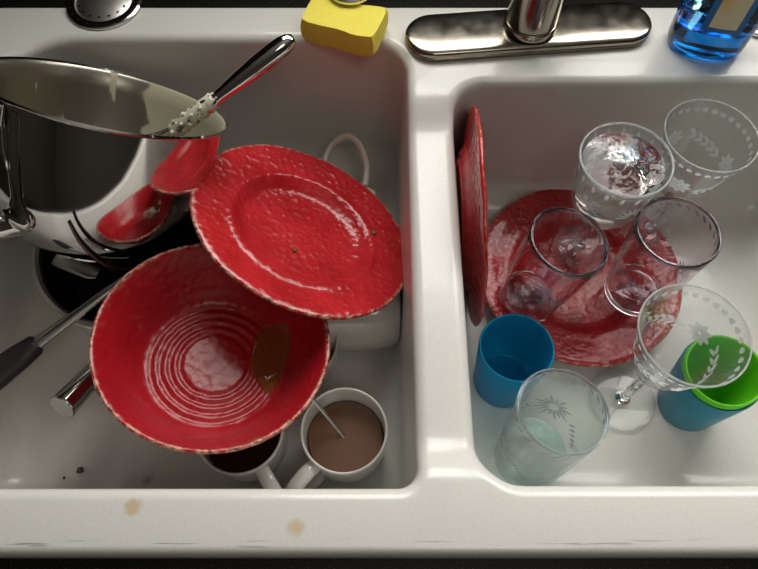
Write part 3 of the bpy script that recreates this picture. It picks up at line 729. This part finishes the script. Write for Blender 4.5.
# ------------------------------------------------------------------ sponge, strainers, soap
bm = bmesh.new()
nx, ny, nz = 24, 12, 8; L, W_, Hh = 0.082, 0.050, 0.027
bmesh.ops.create_cube(bm, size=1.0)
bmesh.ops.subdivide_edges(bm, edges=bm.edges, cuts=9, use_grid_fill=True)
for v in bm.verts:
    x, y, z = v.co*2
    def sq(t): return math.copysign(1-(1-abs(t))**1.0, t)
    e = 1-0.05*(abs(y)**6)*(abs(z)**2)-0.04*(abs(x)**8)
    pinch = 1-0.14*math.exp(-(x/0.45)**2)
    v.co = Vector((x*L/2*(1-0.06*abs(y*z)**4), y*W_/2*pinch*e, (z+1)*Hh/2*(1-0.0*abs(x))))
    v.co += Vector((0, 0.004*x*x, 0))
    nn = noise.noise(v.co*90)*0.0009; v.co += Vector((nn, nn, 0)) if z < 0.95 else Vector((0, 0, nn))
spg = link('sponge', bm, M['sponge'], mw=Matrix.Translation((-0.038, 0.5640, 0.0005)) @ Matrix.Rotation(math.radians(-20), 4, 'Z'), sharp=50)
tag(spg, 'yellow foam sponge on the back ledge between the faucet and left basin', 'sponge')
def strainer(label, mf, R=0.042):
    T = thing('sink_strainer', label, 'sink strainer', mf)
    bm = bmesh.new()
    lathe(bm, [(R-0.010, 0.0035), (R-0.007, 0.0015), (R-0.002, 0.0005), (R, 0.002), (R, 0.0035), (R-0.003, 0.0052), (R-0.007, 0.0048), (R-0.0095, 0.0050)], 64, closed=True)
    link('rim', bm, M['steel'], T, mw=mf)
    bm = bmesh.new()
    lathe(bm, [(R-0.0085, 0.0046), (R-0.011, 0.0038), (R-0.014, 0.0052), (0.012, 0.0075), (0, 0.0082), (0, 0.0062), (R-0.015, 0.0032), (R-0.010, 0.0022)], 64)
    link('strainer_disc', bm, M['pan_steel'], T, mw=mf)
    bm = bmesh.new()
    for n_, rr in ((20, R-0.0045), (16, R-0.0150)):
        for i in range(n_):
            a = 2*PI*i/n_; z = 0.0056 if rr > R-0.01 else 0.0060
            ms = bmesh.ops.create_circle(bm, cap_ends=True, segments=10, radius=0.0014, matrix=Matrix.Translation((rr*math.cos(a), rr*math.sin(a), z)))
    h_ = link('drain_holes', bm, M['black_metal'], T, mw=mf, smooth=False); h_['label'] = 'small dark drain holes'
    return T
strainer('round steel sink strainer on the back ledge behind the mixing bowl', frame((-0.3085, 0.6150, 0.0010), (0, -0.05, 1)))
strainer('round steel sink strainer lying behind the blue soap bottle', frame((0.4290, 0.5990, 0.0005)))
bm = bmesh.new()
lathe(bm, [(0, 0), (0.022, 0), (0.0245, 0.002), (0.0245, 0.005), (0.022, 0.007), (0.010, 0.009), (0.006, 0.016), (0.010, 0.022), (0, 0.023)], 48)
st = link('drain_stopper', bm, M['steel'], mw=frame((-0.031, 0.6015, 0.0280), (0.0, 0.0, 1))); tag(st, 'round metal drain stopper resting on top of the yellow sponge', 'stopper')

bmx = Matrix.Translation((0.3500, 0.5510, 0.0005)) @ Matrix.Rotation(math.radians(-12), 4, 'Z')
bot = thing('soap_bottle', 'clear bottle of blue dish soap on the right back ledge', 'soap bottle', bmx)
def oval(bm, prof, n=48, ratio=0.66, pw=2.4):
    prev = None
    for r, z in prof:
        ring = []
        for i in range(n):
            a = 2*PI*i/n; c, s = math.cos(a), math.sin(a)
            ring.append(bm.verts.new((r*math.copysign(abs(c)**(2/pw), c), r*ratio*math.copysign(abs(s)**(2/pw), s), z)))
        if prev: rings_faces(bm, prev, ring)
        else: bm.faces.new(ring[::-1])
        prev = ring
    bm.faces.new(prev)
BR = 0.0400
outp = [(BR*0.80, 0.0), (BR*0.95, 0.003), (BR, 0.010), (BR*1.03, 0.05), (BR*1.0, 0.10), (BR*0.85, 0.15), (BR*0.55, 0.185), (BR*0.36, 0.195), (BR*0.36, 0.205)]
bm = bmesh.new(); oval(bm, outp); link('bottle_body', bm, M['bottle'], bot, mw=bmx, sharp=60)
bm = bmesh.new(); oval(bm, [(BR*0.76, 0.0022), (BR*0.91, 0.0045), (BR*0.955, 0.011), (BR*0.97, 0.034)]); 
lq = link('dish_soap', bm, M['soap'], mw=bmx, sharp=60); tag(lq, 'blue liquid dish soap in the bottom of the clear bottle', 'liquid soap')
bm = bmesh.new()
def lab(bm, z0, z1, aw, off, mi):
    n = 12; rows = []
    for z in (z0, (z0+z1)/2, z1):
        r = BR*1.02+off; row = []
        for i in range(n+1):
            a = -PI/2-aw+2*aw*i/n; c, s = math.cos(a), math.sin(a)
            k = 0.86+0.14*min(1, (z-z0)/0.02+0.0)
            row.append(bm.verts.new((r*math.copysign(abs(c)**(2/2.4), c)*1.0, r*0.66*math.copysign(abs(s)**(2/2.4), s), z)))
        rows.append(row)
    for A, B in zip(rows, rows[1:]):
        for i in range(n): bm.faces.new((A[i], A[i+1], B[i+1], B[i])).material_index = mi
lab(bm, 0.040, 0.12, 0.42, 0.0010, 1); lab(bm, 0.045, 0.115, 0.26, 0.0013, 0)
link('label', bm, [M['label'], M['label_edge']], bot, mw=bmx, sharp=60)
bm = bmesh.new(); lathe(bm, [(0, 0.205), (0.014, 0.205), (0.014, 0.222), (0.008, 0.226), (0.006, 0.238), (0, 0.239)], 32); link('bottle_cap', bm, M['white_plastic'], bot, mw=bmx)
